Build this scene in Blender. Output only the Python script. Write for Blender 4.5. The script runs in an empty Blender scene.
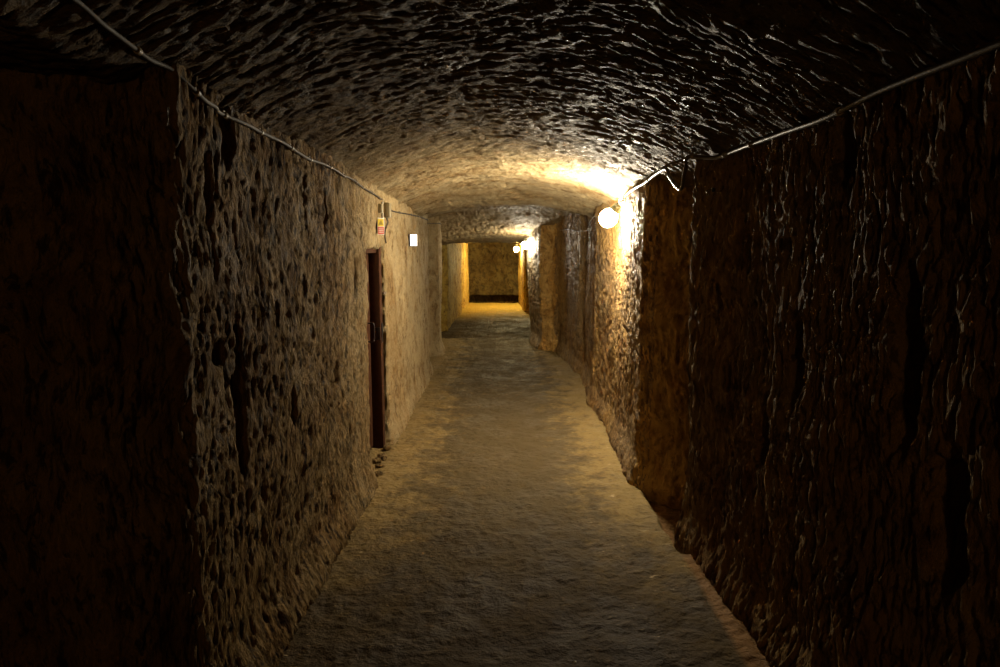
import bpy, bmesh, math, random
import numpy as np
from mathutils import Vector
from mathutils.bvhtree import BVHTree

random.seed(7)
scn = bpy.context.scene
COL = scn.collection

# ------------------------------------------------------------------ camera
cam_d = bpy.data.cameras.new('camera')
cam_d.sensor_width = 36.0
cam_d.lens = 23.4
cam_d.clip_start = 0.02
cam = bpy.data.objects.new('camera', cam_d)
cam.location = (0.0, 0.0, 1.6)
cam.rotation_euler = (math.radians(90 - 7.58), 0, 0)
COL.objects.link(cam)
scn.camera = cam

# ------------------------------------------------------------------ world
w = bpy.data.worlds.new('world')
scn.world = w
w.use_nodes = True
w.node_tree.nodes['Background'].inputs[0].default_value = (0, 0, 0, 1)
w.node_tree.nodes['Background'].inputs[1].default_value = 0.0

# ------------------------------------------------------------------ lights / exposure
LAMP_1 = 1200.0      # emission strength of the near globe
LAMP_2 = 340.0
LAMP_3 = 1100.0
BACK_WATTS = 36.0     # unseen fill added behind the viewer to warm the near walls
scn.view_settings.view_transform = 'Standard'
scn.view_settings.look = 'None'
scn.view_settings.exposure = 0.0
scn.view_settings.gamma = 1.0
scn.view_settings.use_curve_mapping = False
scn.cycles.caustics_reflective = False
scn.cycles.caustics_refractive = False
scn.cycles.sample_clamp_indirect = 6.0
scn.cycles.max_bounces = 8
scn.cycles.diffuse_bounces = 6

bl = bpy.data.lights.new('rear_fill_light', 'POINT')
bl.energy = BACK_WATTS
bl.color = (1.0, 0.58, 0.2)
bl.shadow_soft_size = 0.12
blo = bpy.data.objects.new('rear_fill_light', bl)
blo.location = (-0.1, -3.3, 1.75)
COL.objects.link(blo)

# ------------------------------------------------------------------ noise
_rng = np.random.RandomState(11)
_perm = _rng.permutation(256)
_perm = np.concatenate([_perm, _perm, _perm])
_grad = _rng.normal(size=(256, 3))
_grad /= np.linalg.norm(_grad, axis=1)[:, None]

def n3(x, y, z):
    """gradient noise, about -1..1"""
    x = np.asarray(x, float); y = np.asarray(y, float); z = np.asarray(z, float)
    x, y, z = np.broadcast_arrays(x, y, z)
    xi = np.floor(x).astype(int); yi = np.floor(y).astype(int); zi = np.floor(z).astype(int)
    fx = x - xi; fy = y - yi; fz = z - zi
    u = fx*fx*fx*(fx*(fx*6-15)+10); v = fy*fy*fy*(fy*(fy*6-15)+10); t = fz*fz*fz*(fz*(fz*6-15)+10)
    def g(i, j, k):
        h = _perm[(_perm[(_perm[(xi+i) & 255] + yi + j) & 255] + zi + k) & 255]
        gr = _grad[h]
        return gr[..., 0]*(fx-i) + gr[..., 1]*(fy-j) + gr[..., 2]*(fz-k)
    def L(a, b, s): return a + (b-a)*s
    r = L(L(L(g(0,0,0), g(1,0,0), u), L(g(0,1,0), g(1,1,0), u), v),
          L(L(g(0,0,1), g(1,0,1), u), L(g(0,1,1), g(1,1,1), u), v), t)
    return r * 1.7

def fbm(x, y, z, o=4):
    r = 0; a = 1.0; s = 0
    for i in range(o):
        f = 2.03**i
        r = r + a*n3(x*f+7.3*i, y*f+3.1*i, z*f+5.7*i); s += a; a *= 0.52
    return r/s

def ridge(x, y, z, o=3):
    r = 0; a = 1.0; s = 0
    for i in range(o):
        f = 2.1**i
        r = r + a*(1-np.abs(n3(x*f+1.3*i, y*f+9.1*i, z*f+2.7*i))*1.8); s += a; a *= 0.5
    return r/s

def sstep(a, b, x):
    t = np.clip((np.asarray(x, float)-a)/(b-a), 0, 1)
    return t*t*(3-2*t)

# ------------------------------------------------------------------ materials
def mat(name):
    m = bpy.data.materials.new(name)
    m.use_nodes = True
    nt = m.node_tree
    return m, nt, nt.nodes['Principled BSDF']

def simple(name, col, rough=0.6, metal=0.0, bump=0.15, scale=60, var=0.25):
    m, nt, p = mat(name)
    N, L = nt.nodes, nt.links
    tc = N.new('ShaderNodeTexCoord')
    nz = N.new('ShaderNodeTexNoise'); nz.inputs['Scale'].default_value = scale; nz.inputs['Detail'].default_value = 4
    L.new(tc.outputs['Object'], nz.inputs['Vector'])
    mx = N.new('ShaderNodeMix'); mx.data_type = 'RGBA'
    L.new(nz.outputs['Fac'], mx.inputs[0])
    mx.inputs[6].default_value = (*[c*(1-var) for c in col], 1)
    mx.inputs[7].default_value = (*[min(1, c*(1+var)) for c in col], 1)
    L.new(mx.outputs[2], p.inputs['Base Color'])
    p.inputs['Roughness'].default_value = rough
    p.inputs['Metallic'].default_value = metal
    b = N.new('ShaderNodeBump'); b.inputs['Strength'].default_value = bump; b.inputs['Distance'].default_value = 0.002
    L.new(nz.outputs['Fac'], b.inputs['Height']); L.new(b.outputs[0], p.inputs['Normal'])
    return m

def emit(name, col, strength):
    m, nt, p = mat(name)
    p.inputs['Base Color'].default_value = (*col, 1)
    p.inputs['Emission Color'].default_value = (*col, 1)
    p.inputs['Emission Strength'].default_value = strength
    p.inputs['Roughness'].default_value = 0.3
    return m

def stone(name, stretch, light, ochre, dark, rough=(0.42, 0.8), bump=1.0, fine=1.0, stain=0.5, spec=0.5, pale=None):
    """carved soft limestone; stretch = per-axis texture scale, small along the tool strokes"""
    m, nt, p = mat(name)
    N, L = nt.nodes, nt.links
    tc = N.new('ShaderNodeTexCoord')
    mp = N.new('ShaderNodeMapping'); mp.inputs['Scale'].default_value = stretch
    # bend the strokes a little
    wn = N.new('ShaderNodeTexNoise'); wn.inputs['Scale'].default_value = 2.2; wn.inputs['Detail'].default_value = 2
    L.new(tc.outputs['Object'], wn.inputs['Vector'])
    wa = N.new('ShaderNodeVectorMath'); wa.operation = 'MULTIPLY_ADD'
    L.new(wn.outputs['Color'], wa.inputs[0]); wa.inputs[1].default_value = (0.35, 0.35, 0.35)
    L.new(tc.outputs['Object'], wa.inputs[2]); L.new(wa.outputs[0], mp.inputs['Vector'])
    def noise(scale, det=5, rough_=0.6, vec=None):
        n = N.new('ShaderNodeTexNoise'); n.inputs['Scale'].default_value = scale
        n.inputs['Detail'].default_value = det; n.inputs['Roughness'].default_value = rough_
        L.new(vec or mp.outputs[0], n.inputs['Vector']); return n
    def ramp(src, a, b, inv=False):
        r = N.new('ShaderNodeMapRange'); r.inputs[1].default_value = a; r.inputs[2].default_value = b
        r.interpolation_type = 'SMOOTHSTEP'
        if inv: r.inputs[3].default_value = 1; r.inputs[4].default_value = 0
        L.new(src, r.inputs[0]); return r
    big = noise(1.6, 4, 0.6, tc.outputs['Object'])
    blot = noise(5.0, 6, 0.65, tc.outputs['Object'])
    strk = noise(34*fine, 7, 0.72)
    finen = noise(110*fine, 4, 0.7)
    grain = noise(170*fine, 2, 0.5, tc.outputs['Object'])
    m1 = N.new('ShaderNodeMix'); m1.data_type = 'RGBA'
    L.new(ramp(big.outputs['Fac'], 0.38, 0.62).outputs[0], m1.inputs[0])
    m1.inputs[6].default_value = (*light, 1); m1.inputs[7].default_value = (*ochre, 1)
    m2 = N.new('ShaderNodeMix'); m2.data_type = 'RGBA'; m2.inputs[7].default_value = (*dark, 1)
    rs = ramp(noise(30*fine, 5, 0.7).outputs['Fac'], 0.50, 0.62)
    sm = N.new('ShaderNodeMath'); sm.operation = 'MULTIPLY'; sm.inputs[1].default_value = stain
    L.new(rs.outputs[0], sm.inputs[0]); L.new(sm.outputs[0], m2.inputs[0]); L.new(m1.outputs[2], m2.inputs[6])
    src = m2.outputs[2]
    if pale:                      # paler stone farther in, lamp falloff painted in too, still flecked and blotched
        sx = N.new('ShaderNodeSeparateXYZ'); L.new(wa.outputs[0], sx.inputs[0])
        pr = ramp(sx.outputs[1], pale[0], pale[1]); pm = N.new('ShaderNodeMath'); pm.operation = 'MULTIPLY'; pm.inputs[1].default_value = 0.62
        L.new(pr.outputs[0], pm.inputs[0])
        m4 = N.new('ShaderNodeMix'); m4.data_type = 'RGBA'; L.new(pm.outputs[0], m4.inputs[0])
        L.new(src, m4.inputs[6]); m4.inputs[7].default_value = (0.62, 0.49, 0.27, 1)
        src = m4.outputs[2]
    for (nd, lo_, hi_, amt, col) in ((blot, 0.47, 0.66, 0.6, (0.45, 0.32, 0.18, 1)), (noise(13*fine, 6, 0.7), 0.53, 0.66, 0.65, (0.28, 0.19, 0.10, 1)),
                                     (noise(2.3, 5, 0.6), 0.5, 0.62, 0.45, (0.62, 0.47, 0.28, 1))):
        m3 = N.new('ShaderNodeMix'); m3.data_type = 'RGBA'; m3.blend_type = 'MULTIPLY'
        rb = ramp(nd.outputs['Fac'], lo_, hi_)
        s3 = N.new('ShaderNodeMath'); s3.operation = 'MULTIPLY'; s3.inputs[1].default_value = amt
        L.new(rb.outputs[0], s3.inputs[0]); L.new(s3.outputs[0], m3.inputs[0])
        L.new(src, m3.inputs[6]); m3.inputs[7].default_value = col
        src = m3.outputs[2]
    L.new(src, p.inputs['Base Color'])
    rr = N.new('ShaderNodeMapRange'); rr.inputs[1].default_value = 0.35; rr.inputs[2].default_value = 0.65
    rr.inputs[3].default_value = rough[0]; rr.inputs[4].default_value = rough[1]
    L.new(blot.outputs['Fac'], rr.inputs[0]); L.new(rr.outputs[0], p.inputs['Roughness'])
    p.inputs['Specular IOR Level'].default_value = spec
    # bump chain
    b1 = N.new('ShaderNodeBump'); b1.inputs['Strength'].default_value = min(1, bump); b1.inputs['Distance'].default_value = 0.030*bump
    L.new(strk.outputs['Fac'], b1.inputs['Height'])
    b2 = N.new('ShaderNodeBump'); b2.inputs['Strength'].default_value = min(1, bump); b2.inputs['Distance'].default_value = 0.012*bump
    L.new(finen.outputs['Fac'], b2.inputs['Height']); L.new(b1.outputs[0], b2.inputs['Normal'])
    b3 = N.new('ShaderNodeBump'); b3.inputs['Strength'].default_value = 0.6; b3.inputs['Distance'].default_value = 0.002*bump
    L.new(grain.outputs['Fac'], b3.inputs['Height']); L.new(b2.outputs[0], b3.inputs['Normal'])
    L.new(b3.outputs[0], p.inputs['Normal'])
    return m

LIGHT = (0.45, 0.345, 0.20); OCHRE = (0.33, 0.22, 0.09); DARK = (0.055, 0.034, 0.016)
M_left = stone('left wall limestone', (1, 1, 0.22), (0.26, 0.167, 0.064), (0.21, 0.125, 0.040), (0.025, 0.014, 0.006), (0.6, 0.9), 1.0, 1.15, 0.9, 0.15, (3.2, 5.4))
M_right = stone('right wall moist limestone', (1, 1, 0.24), (0.34, 0.225, 0.10), (0.40, 0.235, 0.07), (0.05, 0.028, 0.012), (0.45, 0.7), 1.2, 1.25, 0.65, 0.34)
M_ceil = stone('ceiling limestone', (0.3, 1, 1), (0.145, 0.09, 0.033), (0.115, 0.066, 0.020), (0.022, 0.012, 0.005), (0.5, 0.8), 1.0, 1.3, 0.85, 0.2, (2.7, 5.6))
M_near = stone('near right wall dry brown limestone', (1, 1, 0.24), (0.30, 0.195, 0.085), (0.33, 0.195, 0.06), (0.04, 0.023, 0.01), (0.7, 0.9), 1.2, 1.2, 0.7, 0.16)
M_back = stone('far end dark limestone', (1, 1, 0.6), (0.26, 0.18, 0.055), (0.17, 0.11, 0.03), (0.05, 0.03, 0.01), (0.6, 0.9), 1.0, 0.35, 0.6, 0.3)
M_niche = stone('niche ochre limestone', (1, 1, 0.5), (0.68, 0.44, 0.15), (0.58, 0.35, 0.10), (0.12, 0.065, 0.02), (0.7, 0.9), 1.0, 0.8, 0.5, 0.2)  # lighter than the wall around it, missing bounce light painted in
M_pillar = stone('pillar edge pale limestone', (1, 1, 0.4), (0.46, 0.38, 0.25), (0.34, 0.25, 0.13), (0.06, 0.035, 0.015), (0.4, 0.7), 1.0, 0.8, 0.6, 0.4)
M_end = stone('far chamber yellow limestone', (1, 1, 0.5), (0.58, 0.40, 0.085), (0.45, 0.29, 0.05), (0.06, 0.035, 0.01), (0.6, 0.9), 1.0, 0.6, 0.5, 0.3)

def floor_material():
    m, nt, p = mat('trodden earth and limestone floor')
    N, L = nt.nodes, nt.links
    tc = N.new('ShaderNodeTexCoord'); sep = N.new('ShaderNodeSeparateXYZ'); L.new(tc.outputs['Object'], sep.inputs[0])
    def noise(s, d=5, r=0.6, sc=(1, 1, 1)):
        mp = N.new('ShaderNodeMapping'); mp.inputs['Scale'].default_value = sc; L.new(tc.outputs['Object'], mp.inputs[0])
        n = N.new('ShaderNodeTexNoise'); n.inputs['Scale'].default_value = s; n.inputs['Detail'].default_value = d
        n.inputs['Roughness'].default_value = r; L.new(mp.outputs[0], n.inputs['Vector']); return n
    def math_(op, a, b):
        q = N.new('ShaderNodeMath'); q.operation = op
        for i, v in enumerate((a, b)):
            if isinstance(v, (int, float)): q.inputs[i].default_value = v
            else: L.new(v, q.inputs[i])
        return q.outputs[0]
    def rng(src, a, b, c=0, d=1):
        r = N.new('ShaderNodeMapRange'); r.interpolation_type = 'SMOOTHSTEP'
        for i, v in enumerate((a, b, c, d)): r.inputs[i+1].default_value = v
        L.new(src, r.inputs[0]); return r.outputs[0]
    n1 = noise(3.0, 6, 0.65); n2 = noise(16, 5, 0.65, (1, 1.3, 1)); n3_ = noise(90, 3, 0.6)
    ax = math_('ABSOLUTE', math_('SUBTRACT', sep.outputs[0], 0.03), 0)
    edge = rng(math_('ADD', ax, math_('MULTIPLY', math_('SUBTRACT', noise(4.5, 7, 0.72).outputs['Fac'], 0.5), 1.7)), 0.36, 0.86)
    def mix(f, a, b):
        q = N.new('ShaderNodeMix'); q.data_type = 'RGBA'
        L.new(f, q.inputs[0])
        for i, v in ((6, a), (7, b)):
            if isinstance(v, tuple): q.inputs[i].default_value = (*v, 1)
            else: L.new(v, q.inputs[i])
        return q.outputs[2]
    base = mix(edge, (0.088, 0.063, 0.029), (0.225, 0.155, 0.060))
    # dimness of the nearest stretch painted into the soil, with a ragged border
    near_dim = rng(math_('ADD', sep.outputs[1], math_('MULTIPLY', n1.outputs['Fac'], 2.4)), 5.4, 3.6)
    base = mix(math_('MULTIPLY', near_dim, 0.9), base, (0.030, 0.019, 0.009))
    base = mix(math_('MULTIPLY', rng(n2.outputs['Fac'], 0.5, 0.7), 0.45), base, (0.09, 0.06, 0.03))
    # chalky scuffs
    sc = noise(9, 6, 0.7, (1, 1.8, 1))
    base = mix(math_('MULTIPLY', rng(sc.outputs['Fac'], 0.62, 0.72), math_('ADD', 0.15, math_('MULTIPLY', edge, 0.6))), base, (0.55, 0.42, 0.24))
    # lower passage earth, with dimness past the step and far lamp's yellow painted in
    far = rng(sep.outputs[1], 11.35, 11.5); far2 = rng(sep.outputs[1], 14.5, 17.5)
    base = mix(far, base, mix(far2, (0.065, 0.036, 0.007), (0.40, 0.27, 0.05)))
    # earth in the side niche
    nich = math_('MULTIPLY', rng(sep.outputs[0], 0.93, 0.97), rng(sep.outputs[1], 4.6, 4.4))
    base = mix(nich, base, (0.16, 0.085, 0.03))
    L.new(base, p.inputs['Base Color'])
    L.new(rng(n1.outputs['Fac'], 0.35, 0.65, 0.55, 0.85), p.inputs['Roughness'])
    p.inputs['Specular IOR Level'].default_value = 0.08
    b1 = N.new('ShaderNodeBump'); b1.inputs['Strength'].default_value = 1.0; b1.inputs['Distance'].default_value = 0.03
    L.new(n2.outputs['Fac'], b1.inputs['Height'])
    b2 = N.new('ShaderNodeBump'); b2.inputs['Strength'].default_value = 0.7; b2.inputs['Distance'].default_value = 0.004
    L.new(n3_.outputs['Fac'], b2.inputs['Height']); L.new(b1.outputs[0], b2.inputs['Normal'])
    L.new(b2.outputs[0], p.inputs['Normal'])
    return m
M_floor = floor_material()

# ------------------------------------------------------------------ object helpers
def link(name, me, material, parent=None):
    if material is not None and not me.materials: me.materials.append(material)
    o = bpy.data.objects.new(name, me); COL.objects.link(o)
    if parent is not None:
        o.parent = parent
        o.location = -Vector(parent.location)
    return o

def from_bm(name, bm, material, parent=None, smooth=True):
    me = bpy.data.meshes.new(name)
    bmesh.ops.recalc_face_normals(bm, faces=bm.faces)
    bm.to_mesh(me); bm.free()
    if smooth:
        me.polygons.foreach_set('use_smooth', [True]*len(me.polygons))
        me.set_sharp_from_angle(angle=math.radians(40))
    return link(name, me, material, parent)

def grid_mesh(name, P, flip=False):
    """P: (rows, cols, 3)"""
    R, C = P.shape[:2]
    me = bpy.data.meshes.new(name)
    idx = np.arange(R*C).reshape(R, C)
    a, b, c, d = idx[:-1, :-1], idx[:-1, 1:], idx[1:, 1:], idx[1:, :-1]
    q = np.stack([a, d, c, b] if flip else [a, b, c, d], -1).reshape(-1, 4)
    me.vertices.add(R*C); me.vertices.foreach_set('co', P.reshape(-1).astype(np.float32))
    me.loops.add(q.size); me.loops.foreach_set('vertex_index', q.reshape(-1).astype(np.int32))
    me.polygons.add(len(q)); me.polygons.foreach_set('loop_start', np.arange(0, q.size, 4, dtype=np.int32))
    me.polygons.foreach_set('use_smooth', np.ones(len(q), bool))
    me.update(calc_edges=True)
    return me

def structure(o, label=None, cat=None):
    o['kind'] = 'structure'
    if label: o['label'] = label
    if cat: o['category'] = cat
    return o

def thing(name, label, cat, loc, group=None):
    o = bpy.data.objects.new(name, None); COL.objects.link(o)
    o.location = loc; o.empty_display_size = 0.1
    o['label'] = label; o['category'] = cat
    if group: o['group'] = group
    return o

def tag(o, label, cat, group=None):
    o['label'] = label; o['category'] = cat
    if group: o['group'] = group
    return o

# ------------------------------------------------------------------ the carved shell
def resample(poly, dist_fac=0.0035, lo=0.0065, hi=0.06):
    """poly: list of (x, y, altx) -> dense arrays; spacing grows with distance from the viewer's end"""
    out = []
    for (x0, y0, a0), (x1, y1, a1) in zip(poly[:-1], poly[1:]):
        Ln = math.hypot(x1-x0, y1-y0); t = 0.0
        while t < 1:
            y = y0+(y1-y0)*t
            out.append((x0+(x1-x0)*t, y, a0+(a1-a0)*t))
            step = hi if y < 1.0 else min(hi, max(lo, dist_fac*y))
            if 0.9 < y < 1.0 or (y < 1.0 and abs(x1-x0) > 0.05): step = 0.02
            t += step/max(Ln, 1e-6)
    out.append(poly[-1])
    return np.array(out)

def wall_surface(poly, side, ztop, zbase, alt_blend, gouges, amp=1.0, dz=0.0078, seed=0.0):
    pl = resample(poly)
    zs = np.arange(zbase, ztop+dz, dz)
    X0 = pl[:, 0][None, :]; Y = pl[:, 1][None, :]; A = pl[:, 2][None, :]; Z = zs[:, None]
    blend = alt_blend(X0, Y, Z)
    X = X0*(1-blend)+A*blend
    Y = Y + 0*X; Z = Z + 0*X
    # plan normals (smoothed), pointing into the passage
    tx = np.gradient(X, axis=1); ty = np.gradient(Y, axis=1)
    k = 5
    ker = np.ones(2*k+1)/(2*k+1)
    tl = np.sqrt(tx*tx+ty*ty)+1e-9; tx /= tl; ty /= tl
    def sm(a): return np.apply_along_axis(lambda r: np.convolve(np.pad(r, k, mode='edge'), ker, 'valid'), 1, a)
    tx = sm(tx); ty = sm(ty); tl = np.sqrt(tx*tx+ty*ty)+1e-6; tx /= tl; ty /= tl
    nx, ny = (ty, -tx) if side < 0 else (-ty, tx)
    s = seed
    wz = Z + 0.06*n3(X*3+s, Y*3, Z*3)
    wy = Y + 0.05*n3(X*2+s+9, Y*2, Z*2+4)
    d = 0.035*fbm(X*1.3+s, wy*1.3, wz*0.9, 3)
    smooth = 1 - 0.15*sstep(4.9, 5.5, Y)*(side < 0)
    d = d + 0.012*fbm(X*6+s, wy*6, wz*1.6, 3)*amp
    amp = amp*smooth
    d = d + 0.013*(ridge(X*21+s, wy*21, wz*5.5, 3)-0.45)*amp
    d = d + 0.012*fbm(X*50+s, wy*50, wz*13, 2)*amp
    pit = sstep(0.36, 0.50, fbm(X*29+s+40, wy*29, wz*6.0, 3))
    d = d - 0.018*pit*amp
    pit2 = sstep(0.20, 0.36, fbm(X*48+s+80, wy*48, wz*13, 2))
    d = d - 0.012*pit2*amp
    for (gy, gz, sy, sz, dep) in gouges:
        rag = 0.35*n3(Y*12, Z*9, gy*5)
        e = ((Y-gy)/sy)**2 + ((Z-gz)/sz)**2
        d = d - dep*sstep(1.25, 0.55, np.sqrt(e)+rag)
    # trodden foot of the wall flares out a little
    d = d + 0.05*sstep(0.22, 0.0, Z)*sstep(14, 10, Y)
    P = np.stack([X+nx*d, Y+ny*d, Z], -1)
    return P

# --- left wall: x, y, x where the doorway is closed above its lintel
DOOR_Y0, DOOR_Y1, DOOR_TOP = 4.22, 5.16, 1.575
left_poly = [(-1.75, -4.0, -1.75), (-1.75, 1.70, -1.75), (-1.10, 1.74, -1.10), (-0.98, 1.90, -0.98), (-0.95, 1.86, -0.95), (-0.925, 1.90, -0.925), (-0.89, 3.0, -0.89),
             (-0.875, DOOR_Y0-0.02, -0.875), (-0.885, DOOR_Y0, -0.875), (-1.30, DOOR_Y0+0.03, -0.88),
             (-1.30, DOOR_Y1-0.03, -0.90), (-0.915, DOOR_Y1, -0.905), (-0.905, DOOR_Y1+0.02, -0.905),
             (-0.90, 6.6, -0.90), (-0.90, 8.2, -0.90), (-1.08, 8.8, -1.08), (-1.12, 9.42, -1.12), (-0.89, 9.52, -0.89), (-0.88, 9.85, -0.88),
             (-0.93, 10.1, -0.93), (-1.25, 10.3, -1.25), (-1.6, 10.5, -1.6), (-1.6, 13.1, -1.6), (-1.07, 13.3, -1.07), (-1.08, 14.6, -1.08), (-1.00, 17.0, -1.00),
             (-1.09, 17.2, -1.09), (-1.10, 18.2, -1.10), (-1.0, 18.4, -1.0), (-0.96, 20.0, -0.96), (-1.35, 20.15, -1.35), (-1.4, 23.6, -1.4)]
def left_blend(X, Y, Z):
    return sstep(DOOR_TOP-0.02, DOOR_TOP+0.03, Z + 0.03*n3(Y*8, 0, 0)) + 0*X
left_gouges = [(2.24, 1.06, 0.045, 0.21, 0.14), (2.25, 1.98, 0.07, 0.10, 0.10), (2.08, 1.78, 0.025, 0.11, 0.08), (2.62, 1.33, .03, .05, .05),
               (3.05, 1.86, 0.035, 0.06, 0.06), (3.35, 1.8, 0.03, 0.10, 0.06), (2.75, 0.92, 0.025, 0.09, 0.06),
               (3.9, 1.42, 0.04, 0.11, 0.05), (3.0, 1.42, .03, .06, .04), (3.5, .9, .03, .07, .04), (2.1, 1.25, .04, .05, .05),
               (5.9, 1.18, .03, .04, .03), (6.05, 1.32, .03, .03, .03), (5.7, .75, .05, .05, .02)]
LEFT_FAR = next(i for i, q in enumerate(left_poly) if q[1] == 10.3)
P = wall_surface(left_poly[LEFT_FAR-1:], -1, 2.3, -0.75, lambda X, Y, Z: 0*X+0*Z, [], 1.0, dz=0.02, seed=0)
structure(link('wall_left', grid_mesh('wall_left', P, True), M_end))
P = wall_surface(left_poly[:LEFT_FAR+1], -1, 2.6, -0.2, left_blend, left_gouges, 1.0, seed=0)
me_left = grid_mesh('wall_left', P, True); structure(link('wall_left', me_left, M_left))

# --- right wall: its alternate x is the overhanging top of the far pillar
right_poly = [(1.16, -4.0, 1.16), (1.13, 1.0, 1.13), (1.09, 2.3, 1.09), (1.06, 3.0, 1.06), (1.00, 3.42, 1.0), (1.03, 3.46, 1.03), (1.10, 3.49, 1.10), (1.50, 3.53, 1.5), (1.50, 3.74, 1.5),
              (1.0, 4.17, 1.0), (0.93, 4.27, 0.93), (0.965, 5.0, .965), (0.985, 5.7, .985), (0.955, 6.55, .955), (0.99, 6.75, .99), (1.03, 7.7, 1.03), (1.07, 8.0, 1.07),
              (1.00, 8.3, 1.0), (0.95, 9.3, .95), (0.90, 9.80, .88), (0.80, 9.95, .80), (0.665, 10.05, .64), (0.625, 10.15, .59), (0.57, 10.6, .50), (0.54, 11.0, .42), (0.56, 11.15, .43), (1.3, 11.25, 1.3), (1.3, 17.1, 1.3), (0.70, 17.2, .70), (0.64, 17.3, .64), (0.58, 20.0, .58), (0.95, 20.15, .95), (1.0, 23.6, 1.0)]
def right_blend(X, Y, Z):
    return np.clip((Z+0.05)/1.75, 0, 1)**0.8 + 0*X
right_gouges = [(2.35, 1.2, 0.05, 0.16, 0.08), (1.75, 1.3, 0.05, 0.25, 0.10), (2.6, 0.85, 0.05, 0.14, 0.08), (2.15, 1.92, 0.06, 0.10, 0.08),
                (1.55, 0.9, 0.06, 0.2, 0.09), (3.0, 1.0, .04, .08, .05), (4.27, 1.45, .03, .03, .05)]
RIGHT_FAR = next(i for i, q in enumerate(right_poly) if q[1] == 11.25)
P = wall_surface(right_poly[RIGHT_FAR-1:], 1, 2.3, -0.75, lambda X, Y, Z: 0*X+0*Z, [], 1.0, dz=0.02, seed=31.7)
structure(link('wall_right', grid_mesh('wall_right', P, False), M_end))
NICHE = next(i for i, q in enumerate(right_poly) if q[1] == 3.74)
P = wall_surface(right_poly[:NICHE+1], 1, 2.6, -0.2, right_blend, right_gouges, 1.1, seed=31.7)
me_near = grid_mesh('wall_right', P, False); structure(link('wall_right', me_near, M_near))
JAMB = next(i for i, q in enumerate(right_poly) if q[1] == 4.27)
P = wall_surface(right_poly[NICHE:JAMB+1], 1, 2.6, -0.2, right_blend, right_gouges, 1.1, seed=31.7)
structure(link('wall_right', grid_mesh('wall_right', P, False), M_niche))
P = wall_surface(right_poly[JAMB-1:RIGHT_FAR+1], 1, 2.6, -0.2, right_blend, right_gouges, 1.1, seed=31.7)
me_right = grid_mesh('wall_right', P, False)
me_right.materials.append(M_right); me_right.materials.append(M_niche); me_right.materials.append(M_pillar)
cy = (P[:-1, :-1, 1]+P[1:, 1:, 1])/2; cz = (P[:-1, :-1, 2]+P[1:, 1:, 2])/2; cx = (P[:-1, :-1, 0]+P[1:, 1:, 0])/2
rag = 0.06*n3(cz*5, cx*5, 0*cx)
mi = np.where((cy+rag*0.6 > 10.10) & (cy > 9.9), 2, np.where((cy > 9.8) & (cx+rag < 0.84), 1, 0))
me_right.polygons.foreach_set('material_index', mi.reshape(-1).astype(np.int32)); structure(link('wall_right', me_right, M_right))

# --- end chamber wall, undercut at its foot
def flat_wall(y, x0, x1, z0, z1, face, seed, under=0.0):
    xs = np.arange(x0, x1, 0.02); zs = np.arange(z0, z1, 0.02)
    X, Z = np.meshgrid(xs, zs)
    d = 0.05*fbm(X*2+seed, Z*2, 0*X+seed, 3) + 0.06*(ridge((X+Z)*3+seed, (Z-X)*1.2, 0*X, 3)-.5)
    Yv = y + face*d + under*sstep(-0.06, -0.10, Z + .02*n3(X*6, 0*X, 0*X))
    return np.stack([X, Yv, Z], -1)
structure(link('wall_back', grid_mesh('wall_back', flat_wall(22.6, -1.6, 1.4, -0.8, 2.6, 1, 3.0, 0.7), True), M_back))
structure(link('wall_rear', grid_mesh('wall_rear', flat_wall(-3.8, -1.4, 1.4, -0.2, 2.6, 1, 8.0), False), M_left))

# --- ceiling
def ceil_crown(Y):
    ys = [-4, 1.0, 1.5, 2.0, 3.0, 4.0, 5.3, 6.2, 6.8, 7.3, 7.42, 9.4, 9.9, 10.6, 12.4, 12.5, 13.0, 17.0, 19.9, 20.2, 24]
    hs = [2.50, 2.45, 2.385, 2.325, 2.29, 2.25, 2.215, 2.19, 2.13, 2.055, 2.16, 2.14, 2.0, 1.86, 1.70, 1.78, 1.84, 1.80, 1.76, 1.95, 1.95]
    return np.interp(Y, ys, hs)
def ceil_rise(Y):
    return np.interp(Y, [-4, 3, 6, 7.3, 9.9, 24], [0.28, 0.24, 0.21, 0.14, 0.08, 0.07])
def ceil_mid(Y): return np.interp(Y, [0, 9, 12, 24], [0.04, 0.04, -0.15, -0.2])
def ceil_z(X, Y, detail=True):
    u = (X-ceil_mid(Y))/0.97
    z = ceil_crown(Y) - ceil_rise(Y)*np.minimum(np.abs(u)**2.3, 1.25)
    z = z + 0.03*fbm(X*1.1+5, Y*1.1, 0*X+2, 3)
    if detail:
        wy = Y + 0.16*n3(X*1.5, Y*1.5, 0*X+3) - 0.10*np.sqrt(X*X+.04)
        wx = X + 0.05*n3(X*3, Y*3, 0*X+8)
        k = 1 + 0.4*sstep(8.0, 9.5, Y)
        z = z + 0.018*fbm(X*3.5+9, Y*4.5, 0*X+31, 4)*sstep(4.5, 6, Y)
        z = z - 0.012*(ridge(wx*3+3, wy*11, 0*X+1, 3)-0.45)*k
        z = z - 0.012*(ridge(wx*8+3, wy*30, 0*X+21, 2)-0.45)*k
        z = z + 0.010*fbm(wx*13, wy*50, 0*X+6, 2)*k
        z = z + 0.009*sstep(0.22, 0.40, fbm(wx*9+50, wy*34, 0*X+16, 2))*k
    return z
ys = [-4.0]
while ys[-1] < 23.5:
    y = ys[-1]; ys.append(y + (0.08 if y < 0.6 else min(0.05, max(0.008, 0.0045*y))))
ys = np.array(ys); xs = np.arange(-1.85, 1.75, 0.0105)
X, Y = np.meshgrid(xs, ys)
me_ceil = grid_mesh('ceiling', np.stack([X, Y, ceil_z(X, Y)], -1), True); structure(link('ceiling', me_ceil, M_ceil))

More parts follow.
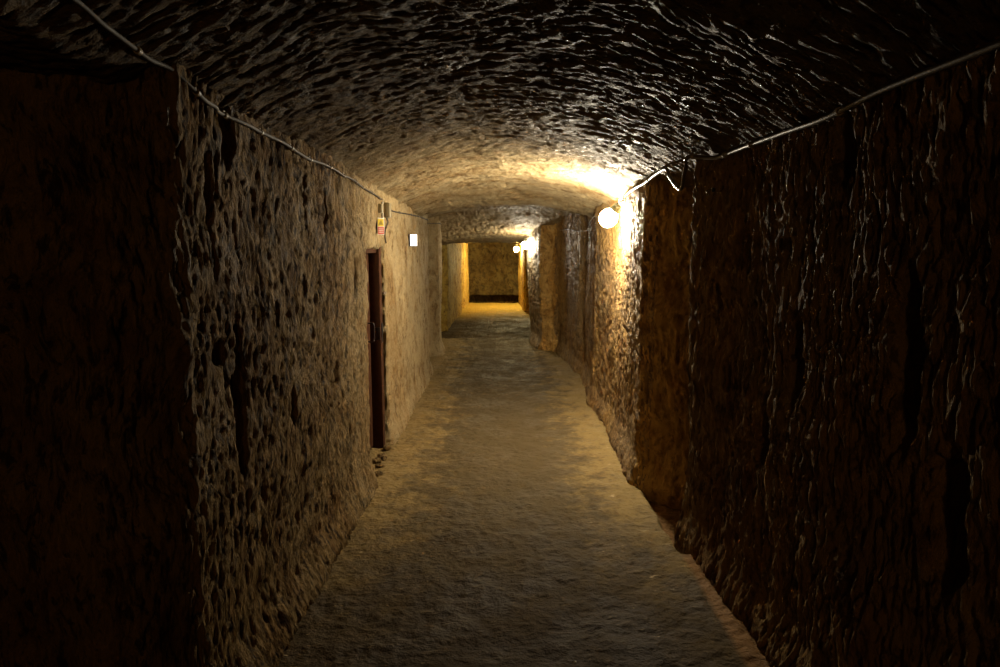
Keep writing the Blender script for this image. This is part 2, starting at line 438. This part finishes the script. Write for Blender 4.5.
# --- floor
def floor_z(X, Y):
    z = 0.018*fbm(X*1.6, Y*1.6, 0*X+4, 3) + 0.014*fbm(X*8, Y*8, 0*X+14, 3) + 0.007*ridge(X*14, Y*24, 0*X, 2)
    z = z - 0.12*sstep(11.38, 11.50, Y + 0.05*n3(X*2, 0*X, 0*X))
    z = z - 0.45*sstep(20.1, 20.2, Y)
    z = z - 0.07*sstep(0.93, 0.97, X + 0.02*n3(Y*6, 0*X, 0*X))*sstep(4.5, 4.3, Y)*sstep(3.2, 3.3, Y)
    return z
X, Y = np.meshgrid(np.arange(-1.85, 1.75, 0.0105), ys)
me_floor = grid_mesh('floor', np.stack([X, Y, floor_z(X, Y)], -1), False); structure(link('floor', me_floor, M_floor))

def tree_of(me):
    n = len(me.vertices); co = np.empty(n*3); me.vertices.foreach_get('co', co); co = co.reshape(-1, 3)
    q = np.empty(len(me.loops), int); me.loops.foreach_get('vertex_index', q); q = q.reshape(-1, 4)
    return BVHTree.FromPolygons(co.tolist(), q.tolist())
T_left, T_right, T_near, T_ceil, T_floor = map(tree_of, (me_left, me_right, me_near, me_ceil, me_floor))
def on_wall(side, y, z, off=0.012):
    T = T_left if side < 0 else (T_right if y > 3.7 else T_near)
    h = T.ray_cast(Vector((0, y, z)), Vector((side, 0, 0)))[0]
    return Vector((h.x-side*off, y, z))
def under_ceiling(x, y, off=0.0):
    return T_ceil.ray_cast(Vector((x, y, 1.2)), Vector((0, 0, 1)))[0].z - off
def floor_at(x, y):
    return T_floor.ray_cast(Vector((x, y, 1.0)), Vector((0, 0, -1)))[0].z

# ------------------------------------------------------------------ small shapes
def spline(pts, n=6):
    pts = [Vector(p) for p in pts]; out = []
    for i in range(len(pts)-1):
        p0 = pts[max(i-1, 0)]; p1 = pts[i]; p2 = pts[i+1]; p3 = pts[min(i+2, len(pts)-1)]
        for k in range(n):
            t = k/n
            out.append(0.5*((2*p1)+(p2-p0)*t+(2*p0-5*p1+4*p2-p3)*t*t+(3*p1-p0-3*p2+p3)*t*t*t))
    out.append(pts[-1]); return out
def tube(bm, pts, r, seg=10):
    rings = []
    up = Vector((0, 0, 1))
    for i, p in enumerate(pts):
        t = (pts[min(i+1, len(pts)-1)]-pts[max(i-1, 0)]).normalized()
        a = t.cross(up)
        if a.length < 0.1: a = t.cross(Vector((1, 0, 0)))
        a.normalize(); b = t.cross(a)
        rr = r[i] if isinstance(r, (list, tuple)) else r
        rings.append([bm.verts.new(p+(a*math.cos(q)+b*math.sin(q))*rr) for q in [2*math.pi*k/seg for k in range(seg)]])
    for A, B in zip(rings[:-1], rings[1:]):
        for k in range(seg): bm.faces.new((A[k], A[(k+1) % seg], B[(k+1) % seg], B[k]))
    bm.faces.new(rings[0][::-1]); bm.faces.new(rings[-1])
def box(bm, c, s, rot=None, bevel=0.0):
    r = bmesh.ops.create_cube(bm, size=1.0)
    vs = r['verts']
    for v in vs:
        q = Vector((v.co.x*s[0], v.co.y*s[1], v.co.z*s[2]))
        if rot is not None: q = rot @ q
        v.co = q+Vector(c)
    if bevel:
        es = list({e for v in vs for e in v.link_edges})
        bmesh.ops.bevel(bm, geom=es, offset=bevel, segments=2, affect='EDGES', profile=0.5)
def lathe(bm, prof, c, axis=Vector((0, 0, 1)), seg=32):
    """prof: (radius, height along axis)"""
    axis = axis.normalized(); a = axis.orthogonal().normalized(); b = axis.cross(a)
    rings = []
    for (r, h) in prof:
        rings.append([bm.verts.new(Vector(c)+axis*h+(a*math.cos(q)+b*math.sin(q))*max(r, 1e-4)) for q in [2*math.pi*k/seg for k in range(seg)]])
    for A, B in zip(rings[:-1], rings[1:]):
        for k in range(seg): bm.faces.new((A[k], A[(k+1) % seg], B[(k+1) % seg], B[k]))
    bm.faces.new(rings[0][::-1]); bm.faces.new(rings[-1])
from mathutils import Matrix

M_cable = simple('grey cable sheath', (0.05, 0.035, 0.02), 0.7, 0, 0.1, 40)
M_cable_dark = simple('dark cable sheath', (0.07, 0.052, 0.035), 0.35, 0, 0.1, 40)
M_clip = simple('pale plastic clip', (0.28, 0.23, 0.16), 0.5)
M_box = simple('olive plastic box', (0.24, 0.19, 0.10), 0.5)
M_pipe = simple('grey conduit', (0.42, 0.36, 0.26), 0.4)
M_holder = simple('grey green lamp holder', (0.22, 0.25, 0.21), 0.45)
M_wood = simple('dark reddish wood', (0.055, 0.022, 0.010), 0.8, 0, 0.4, 30, 0.5)
M_wood.node_tree.nodes['Principled BSDF'].inputs['Specular IOR Level'].default_value = 0.08
M_iron = simple('blackened iron', (0.05, 0.045, 0.045), 0.4, 0.8)
M_steel = simple('bare steel', (0.6, 0.58, 0.55), 0.2, 1.0)
M_white = simple('white enamelled plate', (0.75, 0.72, 0.62), 0.35, 0, 0.02)
M_yellow = simple('yellow print', (0.75, 0.55, 0.03), 0.4, 0, 0.02)
M_red = simple('red print', (0.65, 0.10, 0.06), 0.4, 0, 0.02)
M_black = simple('black print', (0.03, 0.03, 0.03), 0.5, 0, 0.02)

# ------------------------------------------------------------------ cables
def cable(name, label, side, yz, r, material, group, nclips, n=8, off=0.0, lead=()):
    pts = []
    for (x, y) in lead: pts.append(Vector((x, y, under_ceiling(x, y, r+0.004))))
    for (y, z) in yz:
        p = on_wall(side, y, z, r+0.006+off)
        zc = under_ceiling(p.x, y, r+0.004)
        if p.z > zc: p.z = zc
        pts.append(p)
    sp = spline(pts, n)
    for p in sp:                                    # lie on the rough wall, never inside it
        if len(lead) and p.y < 2.0: p.z = min(p.z, under_ceiling(p.x, p.y, r+0.003)); continue
        q = on_wall(side, p.y, p.z, r+0.003)
        p.x = max(p.x, q.x) if side < 0 else min(p.x, q.x)
    for _ in range(3):
        sp = [sp[0]]+[sp[i]*0.5+(sp[i-1]+sp[i+1])*0.25 for i in range(1, len(sp)-1)]+[sp[-1]]
    root = thing(name, label, 'cable', sp[0], group)
    bm = bmesh.new(); tube(bm, sp, r)
    from_bm('cable_sheath', bm, material, root)
    L = len(sp)
    for k in range(nclips):
        i = int((k+0.5)/nclips*(L-1)); p = sp[i]; t = (sp[i+1]-sp[i]).normalized()
        b = bmesh.new()
        tube(b, [p-t*0.006, p+t*0.006], r+0.0035, 12)
        R = Matrix.Identity(3)
        box(b, p+Vector((side*(r+0.003), 0, r+0.004)), (0.012, 0.010, 0.014), None, 0.001)
        from_bm('cable_clip', b, M_clip, root)
    return root

def run(y0, y1, z0, z1, n, jig=0.008, seed=1):
    rr = random.Random(seed)
    return [(y0+(y1-y0)*i/(n-1), z0+(z1-z0)*i/(n-1)+rr.uniform(-jig, jig)) for i in range(n)]
cable('electrical_cable', 'long grey cable clipped along the top of the left wall', -1,
      run(2.0, 5.0, 2.045, 1.955, 17, 0.007, 3), 0.0062, M_cable, None, 15, 8, 0.0, ((-0.93, -1.5), (-0.92, 0.4), (-0.93, 1.0), (-0.925, 1.3), (-0.92, 1.5), (-0.925, 1.7), (-0.915, 1.85)))
cable('electrical_cable', 'thin sagging cable on the left wall beyond the junction boxes', -1,
      [(5.28, 1.93), (5.45, 1.90), (5.8, 1.90), (6.4, 1.915)] + run(6.8, 9.9, 1.92, 1.93, 10, 0.012, 5), 0.006, M_cable, None, 9)
# ------------------------------------------------------------------ right cables
right_pts = [on_wall(1, y, z, 0.022) for (y, z) in ((-1.0, 2.05), (0.8, 2.045), (1.5, 2.04), (1.9, 2.055), (2.2, 2.05), (2.5, 2.06), (2.8, 2.06), (3.0, 2.065), (3.15, 2.06))]
for p in right_pts: p.z = min(p.z, under_ceiling(p.x, p.y, 0.014))
right_pts += [Vector((0.93, 3.30, 2.04)), Vector((0.925, 3.315, 2.0)), Vector((0.92, 3.33, 1.95)), Vector((0.92, 3.35, 1.905)), Vector((0.92, 3.40, 1.893)), Vector((0.925, 3.53, 1.935)), Vector((0.935, 3.68, 1.99)), Vector((0.945, 3.84, 2.045))]
for p in right_pts[-8:]: p.z = min(p.z, under_ceiling(p.x, p.y, 0.014))
more = [on_wall(1, y, z, 0.020) for (y, z) in ((4.3, 2.01), (4.5, 2.0), (4.7, 1.99), (4.9, 1.98), (5.0, 1.975), (5.08, 1.965))]
for p in more: p.z = min(p.z, under_ceiling(p.x, p.y, 0.014))
sp = spline(right_pts+more, 8)
rc = thing('electrical_cable', 'dark cable along the right wall top, hanging in a loop across the side niche', 'cable', sp[0])
bm = bmesh.new(); tube(bm, sp, 0.0095); from_bm('cable_sheath', bm, M_cable_dark, rc)
for i in (30, 48, 60, 70, 122, 134, 146, 158):
    if i+1 < len(sp):
        t = (sp[i+1]-sp[i]).normalized(); b = bmesh.new()
        tube(b, [sp[i]-t*0.006, sp[i]+t*0.006], 0.0135, 12); box(b, sp[i]+Vector((0.012, 0, 0.012)), (0.014, 0.01, 0.012), None, 0.001)
        from_bm('cable_clip', b, M_clip, rc)
cable('electrical_cable', 'thin pale cable drooping from the nearest globe lamp into the distance', 1,
      [(5.4, 1.95), (5.8, 1.90), (6.3, 1.88), (6.9, 1.92), (7.4, 1.86), (7.9, 1.80), (8.4, 1.80), (9.0, 1.84), (9.7, 1.84)], 0.005, M_clip, None, 4)

# ------------------------------------------------------------------ lamps
def lamp(label, c, r, anchor, strength, col, ax=(0, 0, 1)):
    root = thing('globe_lamp', label, 'lamp', c, None)
    c = Vector(c); anchor = Vector(anchor); ax = Vector(ax).normalized()
    bm = bmesh.new()
    n = 20
    prof = [(r*math.sin(math.pi*k/n)*(1.0 if k < n*0.6 else 1.0), -r*1.08*math.cos(math.pi*k/n)) for k in range(n)]
    prof = [p for p in prof if not (p[1] > 0 and p[0] < r*0.42)] + [(r*0.42, r*1.08)]
    lathe(bm, prof, c, ax); from_bm('glass_globe', bm, emit('lit glass %s' % label[:12], col, strength), root)
    bm = bmesh.new()
    lathe(bm, [(r*0.44, r*0.92), (r*0.62, r*0.95), (r*0.64, r*1.15), (r*0.5, r*1.25), (r*0.46, r*1.75), (r*0.3, r*1.9)], c, ax, seg=24)
    from_bm('lamp_holder', bm, M_holder, root)
    bm = bmesh.new()
    top = c+ax*r*1.8
    tube(bm, spline([top, top+Vector((0, 0, 0.012)), (top+anchor)/2+Vector((0, 0, 0.012)), anchor], 5), 0.007, 10)
    from_bm('bracket_arm', bm, M_iron, root)
    bm = bmesh.new()
    d = (anchor-top); d.z = 0; d.normalize()
    lathe(bm, [(0.028, -0.012), (0.034, -0.008), (0.034, 0.012), (0.02, 0.02)], anchor, d, 24)
    from_bm('mounting_plate', bm, M_holder, root)
    return root
w1 = on_wall(1, 5.16, 1.955, 0.0)
lamp('nearest and largest glowing globe lamp, high on the right wall', (0.838, 5.10, 1.822), 0.068, w1-Vector((0.005, 0, 0)), LAMP_1, (1.0, 0.88, 0.66), (0.5, -0.35, 0.75))
lamp('middle glowing globe lamp beside the bright pillar top', (0.418, 10.65, 1.63), 0.060, (0.50, 10.72, 1.765), LAMP_2, (1.0, 0.88, 0.66))
lamp('farthest and smallest glowing globe lamp, at the far doorway', (0.468, 18.7, 1.535), 0.07, (0.60, 18.75, 1.69), LAMP_3, (1.0, 0.80, 0.38))

# ------------------------------------------------------------------ door in the left wall
FX = -1.0
door = bpy.data.objects.new('door_1', None); COL.objects.link(door); door.location = (FX, (DOOR_Y0+DOOR_Y1)/2, 0)
structure(door)
bm = bmesh.new()
for k in range(6):
    w_ = (DOOR_Y1-DOOR_Y0-0.20)/6
    yc = DOOR_Y0+0.10+w_*(k+0.5)
    box(bm, (FX-0.03, yc, 0.80), (0.035, w_-0.006, 1.55), None, 0.003)
for z in (0.25, 0.85, 1.40):
    box(bm, (FX-0.06, (DOOR_Y0+DOOR_Y1)/2, z), (0.03, DOOR_Y1-DOOR_Y0-0.2, 0.11), None, 0.003)
from_bm('door_leaf', bm, M_wood, door)
for y in (DOOR_Y0+0.05, DOOR_Y1-0.085):
    bm = bmesh.new(); box(bm, (FX+0.01, y, 0.80), (0.12, 0.09, 1.62), None, 0.006); from_bm('door_post', bm, M_wood, door)
bm = bmesh.new(); box(bm, (FX+0.0, (DOOR_Y0+DOOR_Y1)/2, 1.60), (0.10, DOOR_Y1-DOOR_Y0-0.04, 0.09), None, 0.006); from_bm('door_lintel', bm, M_wood, door)
bm = bmesh.new()
box(bm, (FX+0.072, DOOR_Y1-0.085, 0.93), (0.006, 0.05, 0.16), None, 0.002)
box(bm, (FX+0.045, DOOR_Y1-0.135, 0.93), (0.045, 0.012, 0.10), None, 0.002)
from_bm('lock_plate', bm, M_iron, door)
bm = bmesh.new()
tube(bm, spline([(FX-0.01, DOOR_Y1-0.22, 1.02), (FX+0.03, DOOR_Y1-0.22, 1.02), (FX+0.035, DOOR_Y1-0.22, 0.95), (FX+0.03, DOOR_Y1-0.22, 0.88), (FX-0.01, DOOR_Y1-0.22, 0.88)], 5), 0.006)
from_bm('door_handle', bm, M_iron, door)
bm = bmesh.new(); lathe(bm, [(0.012, 0), (0.016, 0.006), (0.012, 0.02)], (-0.92, DOOR_Y1-0.03, 1.24), Vector((1, -1, 0)), 16)
hk = from_bm('latch_catch', bm, M_steel, door)

# ------------------------------------------------------------------ junction boxes and sign by the door
def jbox(label, y, z, sx, sy, sz, wires):
    p = on_wall(-1, y, z, 0.0)
    c = Vector((p.x+sx/2-0.004, y, z))
    root = thing('junction_box', label, 'junction box', c, None)
    bm = bmesh.new(); box(bm, c, (sx, sy, sz), None, 0.004); from_bm('box_body', bm, M_box, root)
    bm = bmesh.new(); box(bm, c+Vector((sx/2+0.003, 0, 0)), (0.008, sy-0.006, sz-0.006), None, 0.003)
    for dy in (-1, 1):
        for dz in (-1, 1):
            lathe(bm, [(0.003, 0), (0.003, 0.002)], c+Vector((sx/2+0.006, dy*(sy/2-0.012), dz*(sz/2-0.012))), Vector((1, 0, 0)), 8)
    from_bm('box_lid', bm, M_box, root)
    for k in range(wires):
        bm = bmesh.new(); q = c+Vector((0.0, (k-wires/2+0.5)*0.022, -sz/2))
        tube(bm, spline([q, q+Vector((0.006, 0.008*(-1)**k, -0.03)), q+Vector((0.0, -0.01*(-1)**k, -0.06)), q+Vector((-0.01, 0.004, -0.085))], 6), 0.0035, 8)
        from_bm('cable_tail', bm, M_cable, root)
    return root
jbox('smaller olive junction box, nearer one on the left wall above the door', 4.93, 1.885, 0.030, 0.075, 0.068, 0)
jbox('larger olive junction box with loose wires under the left cable', 5.17, 1.885, 0.045, 0.10, 0.115, 3)
p = on_wall(-1, 5.04, 1.85, 0.012)
bm = bmesh.new(); tube(bm, [Vector((p.x, 5.04, 1.94)), Vector((p.x, 5.04, 1.85)), Vector((p.x, 5.04, 1.80))], 0.008)
tag(from_bm('conduit_pipe', bm, M_pipe, None), 'short pale vertical conduit between the two junction boxes', 'pipe')
bm = bmesh.new(); tube(bm, spline([on_wall(-1, 5.19, z, 0.009) for z in (1.74, 1.72, 1.70, 1.67)]+[on_wall(-1, 5.2, 1.63, .009)], 5), 0.005)
tag(from_bm('door_cable', bm, M_cable, None), 'short cable running down the wall to the dark door', 'cable')

# warning sign: portrait plate standing off the wall on its bracket
sp_ = on_wall(-1, 4.76, 1.748, 0.0)
R = Matrix.Rotation(math.radians(38), 3, 'Z')     # plate normal turned toward the near end of the passage
sc = Vector((sp_.x+0.035, 4.76, 1.748))
sign = thing('warning_sign', 'small portrait warning sign, yellow above red, over the dark door', 'sign', sc)
bm = bmesh.new(); box(bm, sc, (0.056, 0.003, 0.122), R, 0.0008); from_bm('sign_plate', bm, M_white, sign)
def on_plate(x, z, sx, sz, material, name):
    bm = bmesh.new(); box(bm, sc+R @ Vector((x, -0.0024, z)), (sx, 0.0012, sz), R); from_bm(name, bm, material, sign, False)
on_plate(0, 0.026, 0.048, 0.052, M_yellow, 'yellow_panel')
on_plate(0, -0.030, 0.048, 0.050, M_red, 'red_panel')
bm = bmesh.new()
for (x, z, sx, sz) in ((0, -0.018, 0.038, 0.005), (0, -0.030, 0.038, 0.005), (0, -0.042, 0.038, 0.005)):
    box(bm, sc+R @ Vector((x, -0.0034, z)), (sx, 0.0008, sz), R)
from_bm('pale_lines', bm, M_white, sign, False)
bm = bmesh.new()
v = [bm.verts.new(sc+R @ Vector((x, y, z))) for y in (-0.0032, -0.0038) for (x, z) in ((-0.02, 0.010), (0.02, 0.010), (0, 0.045))]
bm.faces.new(v[:3]); bm.faces.new(v[3:])
for k in range(3): bm.faces.new((v[k], v[(k+1) % 3], v[3+(k+1) % 3], v[3+k]))
from_bm('warning_triangle', bm, simple('amber print', (0.35, 0.25, 0.02), 0.4, 0, 0.02), sign, False)
bm = bmesh.new(); box(bm, sc+Vector((-0.022, 0.012, 0)), (0.05, 0.008, 0.09), R, 0.001); from_bm('sign_bracket', bm, M_iron, sign)

# small lit panel farther along the left wall
lp = on_wall(-1, 6.35, 1.665, 0.0)
R2 = Matrix.Rotation(math.radians(14), 3, 'Z')
lc = Vector((lp.x+0.045, 6.35, 1.665))
lit = thing('exit_light', 'small bright white light box standing out from the left wall', 'light box', lc)
bm = bmesh.new(); box(bm, lc, (0.076, 0.035, 0.118), R2, 0.003); from_bm('light_casing', bm, M_iron, lit)
bm = bmesh.new(); box(bm, lc+R2 @ Vector((0.005, -0.019, 0)), (0.064, 0.006, 0.108), R2, 0.002)
from_bm('light_panel', bm, emit('lit white panel', (1, 0.97, 0.92), 2.2), lit)
bm = bmesh.new(); box(bm, lc+Vector((-0.05, 0.0, 0.03)), (0.05, 0.02, 0.02), None, 0.002); from_bm('wall_bracket', bm, M_iron, lit)

# wall hook on the near right wall
hp = on_wall(1, 3.22, 1.875, 0.0)
hook = thing('wall_hook', 'small shiny metal hook in the right wall below the cable', 'hook', hp)
bm = bmesh.new(); lathe(bm, [(0.010, -0.004), (0.012, 0.004), (0.006, 0.010)], hp, Vector((-1, 0, 0)), 16); from_bm('hook_base', bm, M_iron, hook)
bm = bmesh.new(); tube(bm, spline([hp, hp+Vector((-0.025, 0, 0)), hp+Vector((-0.035, 0, -0.012)), hp+Vector((-0.028, 0, -0.024)), hp+Vector((-0.018, 0, -0.020))], 6), 0.0035, 10)
from_bm('hook_shank', bm, M_steel, hook)

# ------------------------------------------------------------------ loose stones
def rock(name, loc, s, material, seed, label, group=None):
    bm = bmesh.new(); bmesh.ops.create_icosphere(bm, subdivisions=3, radius=1)
    for v in bm.verts:
        c = v.co; k = 1+0.28*float(n3(c.x*1.2+seed*3.1, c.y*1.2, c.z*1.2))+0.10*float(n3(c.x*4+seed, c.y*4, c.z*4))
        v.co = Vector((c.x*k*s[0], c.y*k*s[1], c.z*k*s[2]))
    me = bpy.data.meshes.new(name); bm.to_mesh(me); bm.free()
    me.polygons.foreach_set('use_smooth', [True]*len(me.polygons))
    o = link(name, me, material); o.location = loc; o.rotation_euler = (0, 0, seed*1.7)
    tag(o, label, 'stone', group); return o
for i, (x, y, s) in enumerate(((-0.88, 4.60, 0.028), (-0.90, 4.80, 0.038), (-0.86, 4.42, 0.025), (-0.90, 5.00, 0.030), (-0.93, 4.70, 0.034))):
    rock('loose_stone', (x, y, floor_at(x, y)+s*0.35), (s, s*1.2, s*0.8), M_left, i+1,
         'pale rubble stone lying at the foot of the dark door', 'rubble stones at the foot of the dark door')
rock('white_pebble', (0.292, 2.33, floor_at(0.292, 2.33)+0.003), (0.004, 0.004, 0.003), M_white, 12, 'tiny white pebble on the nearest stretch of floor')
